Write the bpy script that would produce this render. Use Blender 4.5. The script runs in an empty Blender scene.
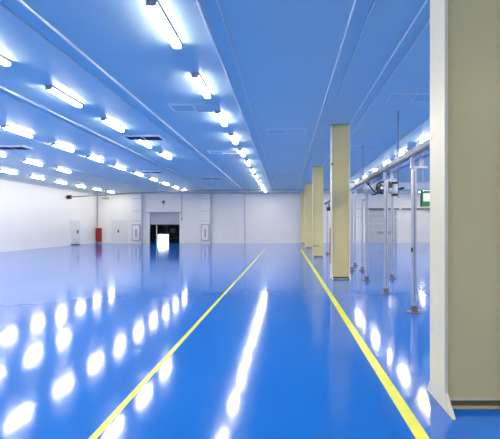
import bpy, bmesh, math
from mathutils import Vector, Matrix

# ------------------------------------------------------------------ camera, world, exposure
scene = bpy.context.scene
COL = scene.collection
H = 1.6            # eye height
CEIL = 4.68
LAMP = 88.0
cam_d = bpy.data.cameras.new('camera')
cam_d.sensor_width = 36.0
cam_d.lens = 28.8
cam_d.shift_x = -0.072
cam_d.shift_y = 0.013
cam_d.clip_end = 300
cam = bpy.data.objects.new('camera', cam_d)
cam.location = (0, 0, H)
cam.rotation_euler = (math.radians(90), 0, 0)
COL.objects.link(cam)
scene.camera = cam

w = bpy.data.worlds.new('overcast_sky')
scene.world = w
w.use_nodes = True
w.node_tree.nodes['Background'].inputs[0].default_value = (0.95, 0.97, 1.0, 1)
w.node_tree.nodes['Background'].inputs[1].default_value = 6.0

vs = scene.view_settings
vs.view_transform = 'Standard'
vs.look = 'None'
vs.gamma = 1
vs.use_curve_mapping = False
vs.exposure = 0.0

# ------------------------------------------------------------------ materials
def base_mat(name, color, rough=0.5, metal=0.0, spec=0.5):
    m = bpy.data.materials.new(name)
    m.use_nodes = True
    b = m.node_tree.nodes['Principled BSDF']
    b.inputs['Base Color'].default_value = (*color, 1)
    b.inputs['Roughness'].default_value = rough
    b.inputs['Metallic'].default_value = metal
    b.inputs['Specular IOR Level'].default_value = spec
    return m

def mottle(m, color, amount=0.06, scale=3.0, rough=None, stretch=(1, 1, 1)):
    """slight real wear / unevenness of a paint colour"""
    nt = m.node_tree; n = nt.nodes; l = nt.links
    b = n['Principled BSDF']
    tc = n.new('ShaderNodeTexCoord'); mp = n.new('ShaderNodeMapping')
    mp.inputs['Scale'].default_value = stretch
    no = n.new('ShaderNodeTexNoise'); no.inputs['Scale'].default_value = scale
    no.inputs['Detail'].default_value = 5
    rp = n.new('ShaderNodeValToRGB')
    rp.color_ramp.elements[0].position = 0.3; rp.color_ramp.elements[1].position = 0.7
    rp.color_ramp.elements[0].color = (*[c * (1 - amount) for c in color], 1)
    rp.color_ramp.elements[1].color = (*[min(1, c * (1 + amount)) for c in color], 1)
    l.new(tc.outputs['Object'], mp.inputs[0]); l.new(mp.outputs[0], no.inputs[0])
    l.new(no.outputs[0], rp.inputs[0]); l.new(rp.outputs[0], b.inputs['Base Color'])
    return rp

def panelled(name, color, axis, pitch, rough=0.4, seam=0.8, cross=None, width=0.012, spec=0.5):
    """painted sandwich panels with thin joints every `pitch` metres along axis"""
    m = base_mat(name, color, rough, 0, spec)
    rp = mottle(m, color, 0.015, 0.6)
    nt = m.node_tree; n = nt.nodes; l = nt.links
    b = n['Principled BSDF']
    tc = n.new('ShaderNodeTexCoord'); sp = n.new('ShaderNodeSeparateXYZ')
    l.new(tc.outputs['Object'], sp.inputs[0])
    def line(ax, p):
        d = n.new('ShaderNodeMath'); d.operation = 'PINGPONG'
        d.inputs[1].default_value = p / 2
        l.new(sp.outputs[ax], d.inputs[0])
        c = n.new('ShaderNodeMath'); c.operation = 'LESS_THAN'
        c.inputs[1].default_value = width
        l.new(d.outputs[0], c.inputs[0])
        return c.outputs[0]
    fac = line(axis, pitch)
    if cross:
        f2 = line(cross[0], cross[1])
        mx = n.new('ShaderNodeMath'); mx.operation = 'MAXIMUM'
        l.new(fac, mx.inputs[0]); l.new(f2, mx.inputs[1]); fac = mx.outputs[0]
    mix = n.new('ShaderNodeMix'); mix.data_type = 'RGBA'
    mix.inputs['B'].default_value = (*[c * seam for c in color], 1)
    l.new(rp.outputs[0], mix.inputs['A']); l.new(fac, mix.inputs['Factor'])
    l.new(mix.outputs['Result'], b.inputs['Base Color'])
    return m

M = {}
M['wall_x'] = panelled('white_wall_panels', (0.87, 0.85, 0.84), 'X', 1.15, 0.45, 0.93)
M['wall_y'] = panelled('white_wall_panels_side', (0.87, 0.85, 0.84), 'Y', 1.15, 0.45, 0.93)
M['ceiling'] = panelled('ceiling_panels_blue_bounce', (0.62, 0.78, 0.76), 'Y', 3.6, 0.42, 0.93, width=0.008, spec=0.35)  # part of the floor's blue bounce light is put into this colour
M['trim'] = base_mat('white_ceiling_trim', (0.93, 0.93, 0.95), 0.35)
M['trim_metal'] = base_mat('satin_aluminium_trim', (0.97, 0.97, 0.98), 0.38, 0.8)
M['trim_dim'] = base_mat('pale_joint_strip', (0.88, 0.92, 0.93), 0.35)
M['trim_dark'] = base_mat('grey_blue_cornice', (0.55, 0.60, 0.68), 0.4)
M['white'] = base_mat('white_paint', (0.85, 0.85, 0.87), 0.4)
M['door'] = base_mat('off_white_door', (0.77, 0.76, 0.76), 0.4)
M['black'] = base_mat('black_plastic', (0.012, 0.012, 0.014), 0.4)
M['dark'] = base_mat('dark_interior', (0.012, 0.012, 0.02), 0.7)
M['dark_grey'] = base_mat('dark_grey_metal', (0.09, 0.09, 0.11), 0.45)
M['grey'] = base_mat('grey_metal', (0.33, 0.33, 0.36), 0.4, 0.3)
M['shutter'] = base_mat('grey_shutter', (0.55, 0.55, 0.62), 0.45)
M['sect'] = base_mat('pale_grey_door_panels', (0.52, 0.53, 0.58), 0.45)
M['red'] = base_mat('red_paint', (0.36, 0.008, 0.02), 0.35)
M['darkred'] = base_mat('dark_red_paint', (0.12, 0.01, 0.01), 0.5)
M['green'] = base_mat('green_sign', (0.02, 0.18, 0.04), 0.4)
M['yellow'] = base_mat('yellow_floor_paint', (0.80, 0.82, 0.03), 0.25)
mottle(M['yellow'], (0.80, 0.82, 0.03), 0.08, 6)
M['galv'] = base_mat('brushed_aluminium', (0.70, 0.70, 0.74), 0.28, 0.75)
mottle(M['galv'], (0.70, 0.70, 0.74), 0.06, 8)
M['steel'] = base_mat('bright_steel', (0.80, 0.81, 0.85), 0.22, 0.85)
M['bracket'] = base_mat('grey_brown_bracket', (0.22, 0.20, 0.20), 0.45, 0.4)
M['pipe'] = base_mat('grey_pipe', (0.30, 0.31, 0.34), 0.5)
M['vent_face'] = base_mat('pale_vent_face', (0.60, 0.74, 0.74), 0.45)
M['cable'] = base_mat('blue_grey_cable', (0.10, 0.14, 0.28), 0.5)
M['beige'] = base_mat('beige_plastic', (0.45, 0.38, 0.26), 0.5)
M['concrete'] = base_mat('pale_concrete', (0.6, 0.6, 0.6), 0.8)

cream = (0.76, 0.64, 0.29)
M['cream'] = base_mat('cream_paint_shaded', cream, 0.32)  # web faces: shade put into the colour of the column paint
mottle(M['cream'], cream, 0.04, 1.2, stretch=(1, 1, 0.4))
flg = (0.80, 0.74, 0.54)
M['cream_lit'] = base_mat('cream_paint_lit', flg, 0.30)  # same column paint, made paler for the light on the flanges
mottle(M['cream_lit'], flg, 0.02, 1.5)
M['cream_kick'] = base_mat('shaded_kick_plate', (0.16, 0.15, 0.09), 0.4)  # shade of the recess under the web put into the colour

# glossy blue resin floor
fb = (0.005, 0.143, 0.58)
mf = base_mat('glossy_blue_epoxy', fb, 0.09, 0, 0.6)
rp = mottle(mf, fb, 0.05, 0.35)
nt = mf.node_tree; n = nt.nodes; l = nt.links
b = n['Principled BSDF']
tc = n.new('ShaderNodeTexCoord')
nz = n.new('ShaderNodeTexNoise'); nz.inputs['Scale'].default_value = 1.6; nz.inputs['Detail'].default_value = 3
mpf = n.new('ShaderNodeMapping'); mpf.inputs['Scale'].default_value = (1.0, 2.2, 1)
l.new(tc.outputs['Object'], mpf.inputs[0]); l.new(mpf.outputs[0], nz.inputs[0])
bp = n.new('ShaderNodeBump'); bp.inputs['Strength'].default_value = 0.08; bp.inputs['Distance'].default_value = 0.02
l.new(nz.outputs[0], bp.inputs['Height']); l.new(bp.outputs[0], b.inputs['Normal'])
nr = n.new('ShaderNodeTexNoise'); nr.inputs['Scale'].default_value = 0.5; nr.inputs['Detail'].default_value = 4
l.new(tc.outputs['Object'], nr.inputs[0])
mr = n.new('ShaderNodeMapRange'); mr.inputs['To Min'].default_value = 0.085; mr.inputs['To Max'].default_value = 0.125
l.new(nr.outputs[0], mr.inputs[0]); l.new(mr.outputs[0], b.inputs['Roughness'])
M['floor'] = mf

def emis(name, color, s):
    m = bpy.data.materials.new(name); m.use_nodes = True
    b = m.node_tree.nodes['Principled BSDF']
    b.inputs['Base Color'].default_value = (0.9, 0.9, 0.9, 1)
    b.inputs['Emission Color'].default_value = (*color, 1)
    b.inputs['Emission Strength'].default_value = s
    return m
M['housing'] = base_mat('grey_lamp_housing', (0.50, 0.46, 0.46), 0.4)
M['rail'] = base_mat('rail_reflection_tint', (0.26, 0.29, 0.38), 0.3, 0.6)  # blue-grey of the rail's reflections put into the base colour
M['lamp'] = emis('lit_diffuser', (1.0, 0.91, 0.73), LAMP)
M['lamp_side'] = emis('dimmed_diffuser_side', (1.0, 0.92, 0.80), LAMP * .38)  # diffuser sides set dimmer to lessen the glow on the ceiling
M['sign_white'] = emis('lit_sign_face', (1.0, 1.0, 0.97), 0.25)
M['sign_green'] = emis('lit_green_sign_face', (0.03, 0.42, 0.08), 0.08)
M['sign_green'].node_tree.nodes['Principled BSDF'].inputs['Base Color'].default_value = (0.02, 0.3, 0.05, 1)

# ------------------------------------------------------------------ mesh helpers
class MB:
    def __init__(s): s.bm = bmesh.new()
    def box(s, x0, x1, y0, y1, z0, z1):
        g = bmesh.ops.create_cube(s.bm, size=1)
        for v in g['verts']:
            v.co = Vector(((x0 + x1) / 2 + v.co.x * (x1 - x0), (y0 + y1) / 2 + v.co.y * (y1 - y0), (z0 + z1) / 2 + v.co.z * (z1 - z0)))
        return s
    def cyl(s, p0, p1, r, seg=16, r2=None):
        p0 = Vector(p0); p1 = Vector(p1); d = p1 - p0
        q = d.to_track_quat('Z', 'Y').to_matrix().to_4x4()
        bmesh.ops.create_cone(s.bm, cap_ends=True, segments=seg, radius1=r, radius2=r if r2 is None else r2,
                              depth=d.length, matrix=Matrix.Translation((p0 + p1) / 2) @ q)
        return s
    def ball(s, p, r, sc=(1, 1, 1)):
        bmesh.ops.create_uvsphere(s.bm, u_segments=16, v_segments=10, radius=r,
                                  matrix=Matrix.Translation(p) @ Matrix.Diagonal((*sc, 1)))
        return s
    def prism(s, pts, axis, a0, a1):
        """polygon pts (2-D) extruded along axis"""
        def mk(p, a):
            if axis == 'X': return (a, p[0], p[1])
            if axis == 'Y': return (p[0], a, p[1])
            return (p[0], p[1], a)
        A = [s.bm.verts.new(mk(p, a0)) for p in pts]; B = [s.bm.verts.new(mk(p, a1)) for p in pts]
        s.bm.faces.new(A); s.bm.faces.new(B[::-1])
        for i in range(len(pts)):
            j = (i + 1) % len(pts)
            s.bm.faces.new((A[j], A[i], B[i], B[j]))
        return s
    def tube(s, pts, r, seg=10):
        pts = [Vector(p) for p in pts]
        rings = []
        up = Vector((0, 0, 1))
        for i, p in enumerate(pts):
            d = (pts[min(i + 1, len(pts) - 1)] - pts[max(i - 1, 0)]).normalized()
            u = d.cross(up)
            if u.length < 1e-3: u = d.cross(Vector((1, 0, 0)))
            u.normalize(); v = d.cross(u).normalized()
            rings.append([s.bm.verts.new(p + r * (math.cos(2 * math.pi * k / seg) * u + math.sin(2 * math.pi * k / seg) * v)) for k in range(seg)])
        for a, b_ in zip(rings, rings[1:]):
            for k in range(seg):
                s.bm.faces.new((a[k], a[(k + 1) % seg], b_[(k + 1) % seg], b_[k]))
        s.bm.faces.new(rings[0][::-1]); s.bm.faces.new(rings[-1])
        return s
    def build(s, name, mat, parent=None, loc=(0, 0, 0), bevel=0, smooth=False):
        bmesh.ops.recalc_face_normals(s.bm, faces=s.bm.faces)
        if smooth:
            for f in s.bm.faces: f.smooth = len(f.verts) == 4
        me = bpy.data.meshes.new(name); s.bm.to_mesh(me); s.bm.free()
        me.materials.append(M[mat])
        o = bpy.data.objects.new(name, me); COL.objects.link(o)
        o.location = loc
        if bevel:
            md = o.modifiers.new('bevel', 'BEVEL'); md.width = bevel; md.segments = 2
            md.limit_method = 'ANGLE'
        if parent: o.parent = parent
        return o

def tag(o, label, cat, group=None, kind=None):
    o['label'] = label; o['category'] = cat
    if group: o['group'] = group
    if kind: o['kind'] = kind
    return o
def thing(name, label, cat, loc=(0, 0, 0), group=None):
    o = bpy.data.objects.new(name, None); COL.objects.link(o); o.location = loc
    o.empty_display_size = 0.1
    return tag(o, label, cat, group)
def struct(o, label=None, cat=None):
    o['kind'] = 'structure'
    if label: o['label'] = label
    if cat: o['category'] = cat
    return o
def copy_tree(o, parent=None):
    c = o.copy(); COL.objects.link(c)
    if parent: c.parent = parent
    for ch in [k for k in bpy.data.objects if k.parent == o]:
        copy_tree(ch, c)
    return c

# ------------------------------------------------------------------ shell
XL, XR, YB, YF = -17.6, 14.4, -7.0, 37.2
OX0, OX1, OH = -12.66, -9.89, 2.86
struct(MB().box(XL - .2, XR + .2, YB - .2, 41.0, -0.2, 0).build('floor', 'floor'), 'glossy bright blue resin floor reflecting the ceiling lamps', 'floor')
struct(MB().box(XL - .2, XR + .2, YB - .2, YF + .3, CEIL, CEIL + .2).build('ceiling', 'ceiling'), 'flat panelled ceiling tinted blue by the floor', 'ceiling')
struct(MB().box(XL - .2, XL, YB - .2, YF + .2, 0, CEIL).build('wall_left', 'wall_y'), 'white panelled wall on the left', 'wall')
struct(MB().box(XR, XR + .2, YB - .2, YF + .2, 0, CEIL).build('wall_right', 'wall_y'), 'white panelled wall on the right', 'wall')
struct(MB().box(XL - .2, XR + .2, YB - .2, YB, 0, CEIL).build('wall_rear', 'wall_x'), 'white panelled wall behind the viewpoint', 'wall')
struct(MB().box(XL - .2, OX0, YF, YF + .2, 0, CEIL).box(OX1, XR + .2, YF, YF + .2, 0, CEIL)
       .box(OX0, OX1, YF, YF + .2, OH, CEIL).build('wall_back', 'wall_x'), 'white panelled far wall with an open loading doorway', 'wall')
# passage behind the doorway
YV = 40.2
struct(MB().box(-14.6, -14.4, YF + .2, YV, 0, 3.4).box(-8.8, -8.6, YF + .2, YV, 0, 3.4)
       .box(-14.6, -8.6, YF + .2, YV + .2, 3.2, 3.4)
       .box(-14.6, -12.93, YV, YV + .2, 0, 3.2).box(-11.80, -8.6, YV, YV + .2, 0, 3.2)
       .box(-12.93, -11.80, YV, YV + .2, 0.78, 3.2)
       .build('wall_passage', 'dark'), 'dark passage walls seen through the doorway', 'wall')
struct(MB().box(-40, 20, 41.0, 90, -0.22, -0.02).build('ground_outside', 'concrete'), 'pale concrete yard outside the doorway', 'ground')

# cornices and skirting
struct(MB().box(XL, XR, YF - .05, YF, CEIL - .10, CEIL - .003).build('trim_1', 'trim_dark'), 'grey blue cornice along the far wall', 'cornice')
struct(MB().box(XL, XL + .05, YB, YF - .05, CEIL - .20, CEIL - .003).build('trim_2', 'trim_dark'), 'grey blue cornice along the left wall', 'cornice')
struct(MB().box(XL + .03, OX0 - .2, YF - .03, YF, 0, .1).box(OX1 + .2, XR, YF - .03, YF, 0, .1).build('baseboard_back', 'white'), 'white skirting along the far wall', 'skirting')
struct(MB().box(XL, XL + .03, YB, YF, 0, .1).build('baseboard_left', 'white'), 'white skirting along the left wall', 'skirting')
# downstand at the far right under the ceiling
struct(MB().box(4.0, XR, 28.15, 28.75, 4.22, CEIL - .003).build('trim_3', 'white', bevel=.01), 'pale boxed duct crossing under the ceiling at far right', 'duct')

# long ceiling trims (bright profile + thin joint)
k = 4
for x, wd, mat, lab in [(-1.20, .030, 'trim', 'bright white'), (-0.93, .020, 'trim_dim', 'pale'),
                   (-3.60, .032, 'trim', 'bright white'), (-3.94, .014, 'trim_dim', 'faint pale'),
                   (-6.27, .032, 'trim', 'bright white'), (-6.52, .022, 'trim_dim', 'pale'),
                   (0.94, .032, 'trim', 'bright white'), (1.20, .014, 'trim_dim', 'faint pale'),
                   (1.90, .030, 'trim', 'bright white'), (2.14, .020, 'trim_dim', 'pale'),
                   (4.06, .026, 'trim', 'bright white'), (-11.6, .05, 'trim_dark', 'blue grey'),
                   (-14.5, .05, 'trim_dark', 'blue grey'), (-8.95, .02, 'trim_dim', 'pale')]:
    y1 = YF - .06 if x < 3.9 else 28.1
    if mat == 'trim':
        m_ = MB().cyl((x, YB + .01, CEIL - .04), (x, y1, CEIL - .04), wd * .42, 16)
        m_.box(x - .004, x + .004, YB + .01, y1, CEIL - .03, CEIL - .001)
    elif mat == 'trim_dim' and x > -8:
        m_ = MB().cyl((x, YB + .01, CEIL - .03), (x, y1, CEIL - .03), .008, 12)
        m_.box(x - .003, x + .003, YB + .01, y1, CEIL - .025, CEIL - .001)
    else:
        m_ = MB().box(x - wd / 2, x + wd / 2, YB + .01, y1, CEIL - .012, CEIL - .001)
    o = m_.build('trim_%d' % k, 'trim_metal' if mat == 'trim' else mat, smooth=True)
    struct(o, lab + ' strip running the length of the ceiling', 'ceiling trim'); k += 1

# ------------------------------------------------------------------ painted floor lines
def fline(x, wd, y0, y1, label):
    o = MB().box(x - wd / 2, x + wd / 2, y0, y1, .0, .0015).build('floor_line', 'yellow')
    tag(o, label, 'floor marking')
fline(-1.455, .060, -5.5, 29.5, 'thin yellow line painted on the blue floor, left side of the aisle')
fline(1.030, .105, -5.5, 27.0, 'wider yellow line painted on the blue floor beside the cream columns')

# ------------------------------------------------------------------ cream columns
def column(yn, label, x0=1.376, x1=1.93, dep=.36):
    t = thing('steel_column', label, 'column', (0, yn, 0), None)
    zt = CEIL - .002
    for side, (xa, xb) in enumerate(((x0, x0 + .03), (x1 - .03, x1))):
        MB().prism([(0, .15), (-.17, 0), (dep + .08, 0), (dep, .13), (dep, zt), (0, zt)], 'X', xa, xb).build('flange', 'cream_lit', t, bevel=.004)
    MB().box(x0 + .03, x1 - .03, .045, .060, .088, zt).box(x0 + .03, x1 - .03, dep - .06, dep - .045, .088, zt).build('web_panel', 'cream', t)
    MB().box(x0 + .03, x1 - .03, .038, .066, .070, .090).box(x0 + .03, x1 - .03, dep - .066, dep - .038, .070, .090).build('panel_lip', 'cream_lit', t)
    MB().box(x0 + .03, x1 - .03, .066, .081, 0.012, .07).box(x0 + .03, x1 - .03, dep - .09, dep - .070, 0.012, .07).build('kick_plate', 'cream_kick', t)
    MB().box(x0 + .03, x1 - .03, .03, dep - .03, 0, .012).build('base_plate', 'cream', t)
    return t
c1 = column(3.47, 'huge cream steel column filling the right edge, nearest the camera')
c2 = column(12.05, 'cream steel column standing beside the metal pipe stand, second from the camera')
c3 = column(20.60, 'mid-distance cream column just left of the second column, third from the camera')
c4 = column(29.20, 'narrow distant cream column, fourth from the camera along the yellow line')
c5 = column(36.70, 'farthest cream column, standing against the far wall', dep=.44)
# small fittings on columns
t = MB().box(1.352, 1.374, 12.36, 12.42, .42, 1.55).build('safety_strip', 'red'); tag(t, 'thin red vertical strip on the side of the second cream column', 'strip')
t = thing('wall_socket', 'small white round socket on the edge of the second cream column', 'socket', (1.40, 12.05, 1.12))
MB().cyl((0, 0, 0), (0, -.035, 0), .035).build('socket_body', 'white', t); MB().cyl((0, -.036, 0), (0, -.045, 0), .018).build('socket_face', 'grey', t)
t = MB().box(1.36, 1.42, 12.0, 12.05, 3.43, 3.49).build('cable_clamp', 'dark_grey', bevel=.008); tag(t, 'tiny dark clamp high on the edge of the second cream column', 'clamp')
t = MB().box(1.42, 1.72, 20.585, 20.64, .55, .61).build('door_stop', 'grey', bevel=.008); tag(t, 'small grey bar low on the third cream column', 'bar')

# ------------------------------------------------------------------ ceiling battens
def make_lamp():
    t = bpy.data.objects.new('ceiling_lamp', None); COL.objects.link(t)
    z = CEIL
    MB().prism([(-.085, 0), (.085, 0), (.075, -.040), (-.075, -.040)], 'Y', 0, 1.32).build('housing', 'housing', t)
    df = MB().prism([(-.068, -.041), (.068, -.041), (.066, -.078), (.045, -.092), (-.045, -.092), (-.066, -.078)], 'Y', .02, 1.30).build('diffuser', 'lamp', t)
    df.data.materials.append(M['lamp_side'])
    for p in df.data.polygons:
        if p.normal.z > -.5: p.material_index = 1
    for a in (0, 1.30):
        MB().prism([(-.072, -.0405), (.072, -.0405), (.070, -.080), (.048, -.095), (-.048, -.095), (-.070, -.080)], 'Y', a, a + .019).build('end_cap', 'housing', t)
    return t
ORD = ['first', 'second', 'third', 'fourth', 'fifth', 'sixth', 'seventh', 'eighth', 'ninth', 'tenth', 'eleventh', 'twelfth', 'thirteenth']
rows = [(-1.83, 5.42, 12, 2.62, 'the row above the aisle', 'lamps above the aisle'),
        (-5.20, 6.15, 5, 2.61, 'the second row leftward', 'lamps in the second row'),
        (-8.62, 12.20, 10, 2.62, 'the third row leftward', 'lamps in the third row'),
        (-12.15, 15.92, 3, 2.62, 'the fourth row leftward', 'lamps in the fourth row'),
        (-15.60, 21.80, 6, 2.62, 'the row beside the left wall', 'lamps beside the left wall'),
        (4.90, 13.30, 9, 2.62, 'the row behind the metal stand', 'lamps right of the columns')]
proto = make_lamp(); used = False
rows += [(8.50, 22.0, 0, 2.62, '', ''), (11.90, 31.0, 0, 2.62, '', '')]  # unseen rows added to brighten the right side of the hall
added_duct_lamps = [(8.5, 28.95), (8.5, 31.57), (11.9, 31.57), (11.9, 34.2)]  # lamps added behind the duct to light the far right wall
for x, y0, cnt, step, desc, grp in rows:
    for i in range(cnt):
        y = y0 + step * i
        if y + 1.33 > YF - .1: continue
        o = proto if not used else copy_tree(proto); used = True
        o.location = (x, y, CEIL - .002)
        tag(o, 'lit white batten lamp, %s from the camera in %s' % (ORD[i], desc), 'ceiling lamp', grp)
    y = y0 - step
    while y > -3.0:  # unseen lamps added nearer than the visible ones, for light
        o = copy_tree(proto); o.location = (x, y, CEIL - .002)
        tag(o, 'lit white batten lamp added on the ceiling, out of sight of the camera', 'ceiling lamp', 'added lamps out of sight')
        y -= step

for x, y in added_duct_lamps:
    o = copy_tree(proto); o.location = (x, y, CEIL - .002)
    tag(o, 'added lit batten lamp behind far right duct, %s one in row %s' % (('nearer' if (x, y) in (added_duct_lamps[0], added_duct_lamps[2]) else 'farther'), ('next to the stand' if x < 9 else 'toward the right wall')), 'ceiling lamp', 'added lamps behind the duct')

# ------------------------------------------------------------------ ceiling vents
def vent(xc, y, label, dark=False, wd=1.22, dp=.62):
    t = thing('ceiling_vent', label, 'vent', (xc, y, CEIL - .002), 'ceiling vents')
    fr = MB(); hh = .03 if not dark else .07
    f = .035
    fr.box(-wd / 2, wd / 2, 0, f, -hh, 0).box(-wd / 2, wd / 2, dp - f, dp, -hh, 0)
    fr.box(-wd / 2, -wd / 2 + f, f, dp - f, -hh, 0).box(wd / 2 - f, wd / 2, f, dp - f, -hh, 0)
    fr.box(-f / 2, f / 2, f, dp - f, -hh, 0)
    fr.build('frame', 'trim_dim' if not dark else 'trim', t)
    for s in (-1, 1):
        g = MB()
        xa, xb = (-wd / 2 + f, -f / 2) if s < 0 else (f / 2, wd / 2 - f)
        g.box(xa, xb, f, dp - f, -.008, 0)
        if dark:
            for q in range(7):
                yy = f + .04 + q * .075
                g.prism([(yy, -.065), (yy + .05, -.015), (yy + .055, -.02), (yy + .006, -.068)], 'X', xa, xb)
        g.build('grille', 'cable' if dark else 'vent_face', t)
vent(-2.38, 10.1, 'flush pale vent near the first two lamps above the aisle')
vent(-4.88, 13.45, 'dark louvred vent beside the second lamp row', True)
vent(0.0, 12.65, 'flush pale vent in mid ceiling between the aisle lines')
vent(-.05, 23.8, 'distant flush vent in the ceiling above the aisle')
vent(3.05, 9.25, 'flush pale vent near the huge column at upper right')
vent(3.10, 15.3, 'flush pale vent behind the top of the second cream column')
vent(-2.62, 16.3, 'flush pale vent left of the fifth lamp above the aisle')
vent(-4.75, 25.2, 'distant dark blue louvred vent near the doorway', True)
vent(-7.6, 22.2, 'distant dark louvred vent between lamp rows at centre left', True)
vent(-10.6, 15.2, 'dark louvred vent at the left edge of the ceiling', True)

# ------------------------------------------------------------------ sloping service pipe near the far end
t = thing('service_pipe', 'long dark pipe crossing the hall below the ceiling at the far end', 'pipe', (0, 0, 0))
pts = [(-17.45, 32.2, H + 2.33), (-15, 32.2, H + 2.47), (-12.5, 32.2, H + 2.64), (-9.5, 32.2, H + 2.77), (-6.9, 32.2, H + 2.87), (-3, 32.2, H + 2.90), (6, 32.2, H + 2.91), (14.38, 32.2, H + 2.91)]
MB().tube(pts, .045).build('pipe_run', 'pipe', t, smooth=True)
MB().cyl((-17.6, 32.2, H + 2.32), (-17.3, 32.2, H + 2.335), .16, 20).build('end_cap', 'black', t)
hg = MB()
for x in (-14.0, -10.5, -7.2, -3, 0.5, 4.5, 8, 12):
    hz = H + 2.9 if x > -6.9 else H + 2.33 + (x + 17.45) / 10.55 * .54
    hg.cyl((x, 32.2, hz), (x, 32.2, CEIL - .004), .012, 8)
hg.build('hanger_rods', 'dark_grey', t)

# ------------------------------------------------------------------ far wall: doors and fittings
def S(o): return struct(o)
d = bpy.data.objects.new('door_1', None); COL.objects.link(d); d.location = (XL, 32.7, 0); struct(d, 'single off-white door in the left wall', 'door')
MB().box(0, .03, 0, 1.38, 0.01, 2.06).box(.03, .035, .02, 1.36, .9, .905).build('door_leaf', 'door', d)
MB().box(0, .05, -.06, 0, 0, 2.12).box(0, .05, 1.38, 1.44, 0, 2.12).box(0, .05, 0, 1.38, 2.06, 2.12).build('door_frame', 'white', d)
MB().box(.03, .09, .92, 1.06, .96, 1.26).build('handle', 'dark_grey', d, bevel=.01)
d = bpy.data.objects.new('door_2', None); COL.objects.link(d); d.location = (-16.2, YF, 0); struct(d, 'off-white double door in the far wall', 'door')
MB().box(.0, .70, -.03, 0, .01, 2.12).box(.71, 1.42, -.03, 0, .01, 2.12).build('door_leaf', 'door', d)
MB().box(-.06, 0, -.05, 0, 0, 2.2).box(1.42, 1.48, -.05, 0, 0, 2.2).box(0, 1.42, -.05, 0, 2.13, 2.2).build('door_frame', 'white', d)
MB().box(.56, .70, -.09, -.03, .98, 1.26).build('handle', 'dark_grey', d, bevel=.01)
# loading doorway with rolling shutter
d = bpy.data.objects.new('door_3', None); COL.objects.link(d); d.location = (OX0, YF, 0); struct(d, 'loading doorway with grey roller shutter half lowered', 'door')
W_ = OX1 - OX0
sl = MB()
for i in range(14):
    z = 1.75 + i * .0795
    sl.prism([(.06, z), (.035, z + .02), (.035, z + .06), (.06, z + .078)], 'X', .02, W_ - .02)
sl.box(.02, W_ - .02, .06, .075, 1.75, OH).build('shutter', 'shutter', d)
MB().box(.01, W_ - .01, .02, .09, 1.68, 1.75).build('bottom_bar', 'dark_grey', d)
MB().box(-.16, 0.0, -.06, .2, 0, OH).box(W_, W_ + .16, -.06, .2, 0, OH).build('door_frame', 'white', d)
MB().box(-.2, W_ + .2, -.28, 0, OH + .02, OH + .34).build('shutter_box', 'white', d, bevel=.02)
MB().box(.56, .63, .08, .15, 0, 1.75).build('centre_post', 'white', d)
# dark contents of the passage
t = thing('storage_rack', 'dark storage rack inside the doorway on its right', 'rack', (-11.65, 38.6, 0))
MB().box(0, .05, 0, .05, 0, 2.2).box(1.85, 1.9, 0, .05, 0, 2.2).box(0, .05, .6, .65, 0, 2.2).box(1.85, 1.9, .6, .65, 0, 2.2).build('frame', 'dark_grey', t)
for z in (.35, .95, 1.55, 2.15): MB().box(.05, 1.85, 0, .65, z, z + .04).build('shelf', 'black', t)
t = thing('cardboard_box', 'dark box lying on the rack inside the doorway', 'box', (-11.2, 38.65, 0.995))
MB().box(0, .5, 0, .45, 0, .38).build('box_body', 'dark_grey', t, bevel=.01)
MB().box(.2, .3, -.003, .453, .3805, .383).build('tape', 'beige', t)
t = thing('fire_hose_reel', 'dark red reel hung high inside the doorway', 'hose reel', (-12.2, YV - .25, 1.75))
MB().cyl((0, 0, 0), (0, .2, 0), .24, 24).build('drum', 'darkred', t)
MB().cyl((0, -.02, 0), (0, 0, 0), .1, 20).build('hub', 'black', t)

# security camera above doorway
t = thing('security_camera', 'small black camera on the far wall above the roller shutter', 'camera', (-11.35, YF, 3.74))
MB().box(-.05, .05, -.05, 0, -.05, .12).build('bracket', 'black', t)
MB().prism([(-.30, .02), (-.05, .08), (-.05, .2), (-.30, .14)], 'X', -.09, .09).build('body', 'black', t, bevel=.01)
MB().cyl((0, -.08, .02), (0, -.08, -.16), .03).build('drop_arm', 'dark_grey', t)
# conduits
t = MB().box(-9.71, -9.66, YF - .05, YF, 2.3, CEIL - .12).box(-9.75, -9.62, YF - .07, YF, 2.15, 2.32).build('wall_conduit', 'grey'); tag(t, 'thin grey conduit on the far wall right of the doorway', 'conduit')
t = MB().cyl((-3.82, YF - .05, 0), (-3.82, YF - .05, CEIL - .12), .028, 10).build('drain_pipe', 'sect'); tag(t, 'thin pale full-height pipe on the far wall right of both pilasters', 'pipe')
t = MB().box(-17.54, -17.50, YF - .05, YF, 1.5, CEIL - .12).build('wall_conduit', 'grey'); tag(t, 'thin grey conduit rising above the red hose cabinet', 'conduit')
# red cabinet
t = thing('hose_cabinet', 'tall red fire hose cabinet in the far left corner', 'cabinet', (-17.53, YF - .32, .14))
MB().box(0, .42, .03, .29, 0, 1.28).build('body', 'red', t)
MB().box(.01, .41, 0, .03, .02, 1.26).build('door', 'red', t, bevel=.006)
MB().box(.34, .38, -.02, 0, .55, .75).build('handle', 'dark_grey', t)
for a in (.06, .3): MB().box(a, a + .06, .1, .16, -.14, 0).build('foot', 'dark_grey', t)
# horn / speaker near corner
t = thing('floodlight', 'small beige floodlight hung near the far left corner below the pipe', 'floodlight', (-15.15, 33.5, H + 2.30))
MB().prism([(-.1, 0), (.14, -.06), (.14, .13), (-.1, .1)], 'X', -.26, .26).build('body', 'beige', t, bevel=.01)
MB().cyl((0, .05, .1), (0, .05, CEIL - H - 2.30 - .004), .02, 8).build('stem', 'dark_grey', t)

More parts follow.
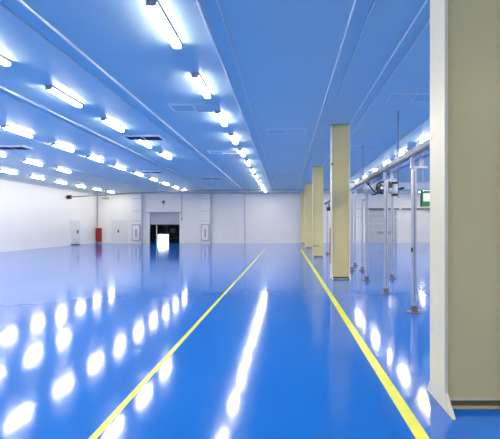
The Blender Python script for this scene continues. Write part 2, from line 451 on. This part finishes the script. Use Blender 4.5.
# pilasters with switch cabinets
def pilaster(xc, label, lab2):
    t = thing('wall_pilaster', label, 'pilaster', (xc, YF, 0), 'pilasters on the far wall')
    zt = CEIL - .11
    MB().box(-.40, .40, -.30, -.001, 0, zt).build('shaft', 'white', t, bevel=.01)
    b = MB()
    for z in (2.95, 4.1, 2.05): b.box(-.405, .405, -.306, -.30, z, z + .05)
    b.build('band', 'shutter', t)
    MB().box(.405, .47, -.30, -.001, 0, zt).build('side_shadow', 'trim_dark', t)  # shadow right of the shaft, built as a grey-blue strip
    c = thing('electrical_cabinet', lab2, 'cabinet', (xc - .02, YF - .31, .25), 'cabinets on the pilasters')
    MB().box(-.38, .38, -.10, 0, 0, 1.5).build('body', 'grey', c, bevel=.01)
    MB().box(-.32, .32, -.115, -.10, .06, 1.44).build('door', 'white', c, bevel=.005)
    MB().box(-.05, .07, -.13, -.115, .35, 1.05).build('control_strip', 'grey', c)
pilaster(-13.78, 'white wall pilaster left of the doorway', 'grey-framed white cabinet at the foot of the left pilaster')
pilaster(-7.42, 'white wall pilaster right of the doorway', 'grey-framed white cabinet at the foot of the right pilaster')

# sectional door + dark rail at far right
d = bpy.data.objects.new('door_4', None); COL.objects.link(d); d.location = (7.6, YF, 0); struct(d, 'pale grey sectional door in the far wall at right', 'door')
s = MB()
for i in range(5): s.box(0, 2.7, -.05, 0, .01 + i * .61, .60 + i * .61)
s.build('door_panel', 'sect', d, bevel=.008)
MB().box(-.1, 0, -.08, 0, 0, 3.12).box(2.7, 2.8, -.08, 0, 0, 3.12).build('door_frame', 'white', d)
MB().box(.9, 2.3, -.056, -.05, .85, 1.1).build('shade_strip', 'grey', d)  # grey strip standing for the shading across the door
t = MB().box(7.4, 10.45, YF - .2, YF - .09, 3.11, 3.24).box(10.75, 14.39, YF - .2, YF - .09, 3.11, 3.24).box(7.4, 7.5, YF - .1, YF - .002, 3.11, 3.24).box(14.2, 14.3, YF - .1, YF - .002, 3.11, 3.24).box(10.35, 10.45, YF - .1, YF - .002, 3.11, 3.24).box(10.75, 10.85, YF - .1, YF - .002, 3.11, 3.24).build('cable_tray', 'dark_grey')
tag(t, 'dark horizontal cable tray on the far wall at right', 'cable tray')

# ------------------------------------------------------------------ green emergency sign
t = thing('emergency_sign', 'green and white lit exit sign hanging beside the huge column', 'sign', (4.27, 12.0, 2.19))
MB().box(-.20, .34, 0, .07, 0, .47).build('casing', 'green', t, bevel=.01)
MB().box(-.215, -.195, -.01, .08, -.01, .48).build('edge', 'black', t)
MB().box(-.15, .30, -.006, 0, .15, .39).build('panel', 'sign_white', t)
MB().box(-.19, .33, -.005, 0, .01, .145).box(-.19, .33, -.005, 0, .405, .46).box(-.19, -.155, -.005, 0, .125, .405).box(.305, .33, -.005, 0, .125, .405).build('green_border', 'sign_green', t)
MB().cyl((-.15, .035, .47), (-.15, .035, CEIL - 2.20 - .004), .006, 8).cyl((.29, .035, .47), (.29, .035, CEIL - 2.20 - .004), .006, 8).build('suspension_wire', 'white', t)

# ------------------------------------------------------------------ overhead transport stand
RX0, RX1 = 2.30, 2.58
yA, yB = 4.6, 24.0
rack = thing('overhead_conveyor', 'long aluminium overhead conveyor track on tall posts behind the cream columns', 'conveyor', (0, 0, 0))
def rail(xa, xb, s):
    m = MB()
    m.box(xa, xb, yA, yB, 2.87, 2.895); m.box(xa, xb, yA, yB, 2.975, 3.0)
    wx = xa if s < 0 else xb - .02
    m.box(wx, wx + .02, yA, yB, 2.895, 2.975)
    return m.build('side_rail', 'rail', rack)
rail(RX0, RX0 + .06, -1); rail(RX1 - .06, RX1, 1)
MB().box(RX0 - .01, RX0 + .05, yA, yB, 3.0, 3.008).build('rail_cover', 'trim', rack)
MB().box(RX0 + .061, RX1 - .061, yA, yB, 2.875, 2.90).build('belt_tray', 'steel', rack)
MB().box(RX0 - .020, RX0 - .001, yA, yB, 2.875, 2.915).build('rail_slot', 'dark_grey', rack)
y = yA + .25
br = 0
while y < yB:
    MB().box(RX0 + .0, RX0 + .07, y, y + .07, 3.001, 3.05).cyl((RX0 + .035, y + .035, 3.05), (RX0 + .035, y + .035, 3.11), .018, 10).box(RX0 + .02, RX1 - .02, y + .02, y + .05, 3.001, 3.02).build('roller_bracket', 'white', rack)
    y += .72
def leg(x, y, top=2.66, r=.042, foot=True, tee=True, mat='galv'):
    m = MB(); m.box(x - r, x + r, y - r, y + r, .03, top)
    lg = m.build('leg', mat, rack, bevel=.008)
    g = MB().box(x - .008, x + .008, y - r - .003, y - r, .2, top - .05).build('slot', 'grey', lg)
    if foot:
        MB().cyl((x, y, 0), (x, y, .018), .13, 20).box(x - .03, x + .12, y - .05, y + .05, .018, .03).build('foot_plate', 'bracket', lg)
        MB().box(x - r - .012, x + r + .012, y - r - .012, y + r + .012, .03, .13).build('foot_clamp', 'bracket', lg, bevel=.006)
    if tee:
        MB().box(x - .07, x + .24, y - .03, y + .03, top, top + .05).build('cross_arm', 'galv', lg, bevel=.005)
        for xs in (x - .03, x + .14):
            MB().box(xs - .03, xs + .03, y - .03, y + .03, top + .05, 2.87).build('rail_support', 'white', lg)
    return lg
for y in (5.3, 7.41, 9.48, 11.74, 14.4, 18.4, 20.8, 22.9):
    leg(2.37, y)
# ladder frame
leg(2.75, 14.4, 2.78, .032, True, False)
for z in (1.02, 1.9, 2.20, 2.62):
    MB().box(2.41, 2.72, 14.38, 14.42, z, z + .04).build('ladder_rung', 'galv', rack)
leg(2.78, 16.1, 2.78, .035, True, False)
leg(3.24, 12.2, 2.72, .035, True, False)
MB().box(2.62, 3.30, 12.17, 12.23, 2.72, 2.79).build('side_beam', 'galv', rack)
MB().box(2.31, 2.33, 7.34, 7.40, 1.12, 1.20).build('push_button', 'black', rack, bevel=.004)

# hanging rods
for x, y, lab in ((3.0, 10.7, 'thin blue-grey cable rod hanging from the ceiling, nearer one'), (2.93, 15.2, 'thin blue-grey cable rod hanging from the ceiling, behind the second cream column')):
    t = thing('hanging_cable', lab, 'cable', (x, y, 0))
    MB().cyl((0, 0, 2.62), (0, 0, CEIL - .004), .014, 10).build('cable_drop', 'cable', t)
    MB().cyl((.0, -.02, 2.58), (.15, -.02, 2.62), .03, 10).build('valve_lever', 'black', t)
    MB().cyl((0, 0, 2.5), (0, 0, 2.62), .04, 12).cyl((0, 0, 2.35), (0, 0, 2.5), .022, 12).build('plug', 'grey', t)

# drive motor with coiled hose
t = thing('drive_motor', 'grey drive motor under the conveyor track inside the black hose loop', 'motor', (2.72, 11.45, 2.67))
MB().cyl((-.02, -.16, 0), (-.02, .14, 0), .09, 20).build('body', 'dark_grey', t, smooth=True)
f = MB()
for q in range(8):
    a = q * math.pi / 4
    f.cyl((-.02 + .1 * math.cos(a), -.14, .1 * math.sin(a)), (-.02 + .1 * math.cos(a), .12, .1 * math.sin(a)), .012, 6)
f.build('cooling_fins', 'dark_grey', t)
MB().cyl((-.02, -.2, 0), (-.02, -.16, 0), .045, 16).build('shaft_cap', 'steel', t)
MB().box(-.05, .01, -.06, .04, .09, .145).build('terminal_box', 'dark_grey', t)
pts = []
for i in range(29):
    a = math.radians(200 - i * 14)
    pts.append((2.70 + .165 * math.cos(a), 11.24 - i * .003, 2.67 + .165 * math.sin(a)))
tail = [(2.32, 11.55, 2.845), (2.36, 11.5, 2.82), (2.42, 11.4, 2.70), (2.47, 11.3, 2.60), (2.53, 11.27, 2.545), (2.60, 11.25, 2.52), (2.68, 11.25, 2.535), (2.77, 11.25, 2.56)]
tail2 = [(2.38, 11.1, 2.47), (2.47, 11.1, 2.48), (2.56, 11.12, 2.52), (2.66, 11.14, 2.54), (2.75, 11.15, 2.545)]
t = MB().tube(pts, .022, 8).tube(tail, .02, 8).tube(tail2, .018, 8).build('air_hose', 'black', smooth=True)
tag(t, 'black hose looped around the motor beneath the conveyor track', 'hose')
t = thing('pneumatic_cylinder', 'white upright cylinder with black ends under the conveyor track', 'cylinder', (2.72, 10.0, 2.40))
MB().cyl((0, 0, 0), (0, 0, .25), .065, 20).build('barrel', 'white', t, smooth=True)
MB().cyl((0, 0, -.05), (0, 0, 0), .085, 20).cyl((0, 0, .25), (0, 0, .30), .085, 20).build('end_cap', 'black', t)
MB().box(-.26, -.08, -.05, .05, .15, .27).box(-.22, -.12, -.04, .04, .27, .31).build('valve_block', 'dark_grey', t, bevel=.006)
MB().box(-.3, -.066, -.01, .01, .02, .05).build('mount_arm', 'grey', t)
MB().cyl((0, 0, .3), (0, 0, .40), .02, 10).build('hanger', 'steel', t)
t = thing('control_box', 'small dark gearbox on the conveyor between second and third columns', 'gearbox', (2.45, 22.6, 2.60))
MB().box(-.15, .15, -.12, .12, -.14, .06).build('body', 'dark_grey', t, bevel=.01)
MB().cyl((0, -.12, -.04), (0, -.2, -.04), .08, 16).build('motor_cap', 'black', t)
MB().box(-.05, .05, -.05, .05, .06, .2).build('bracket', 'grey', t)
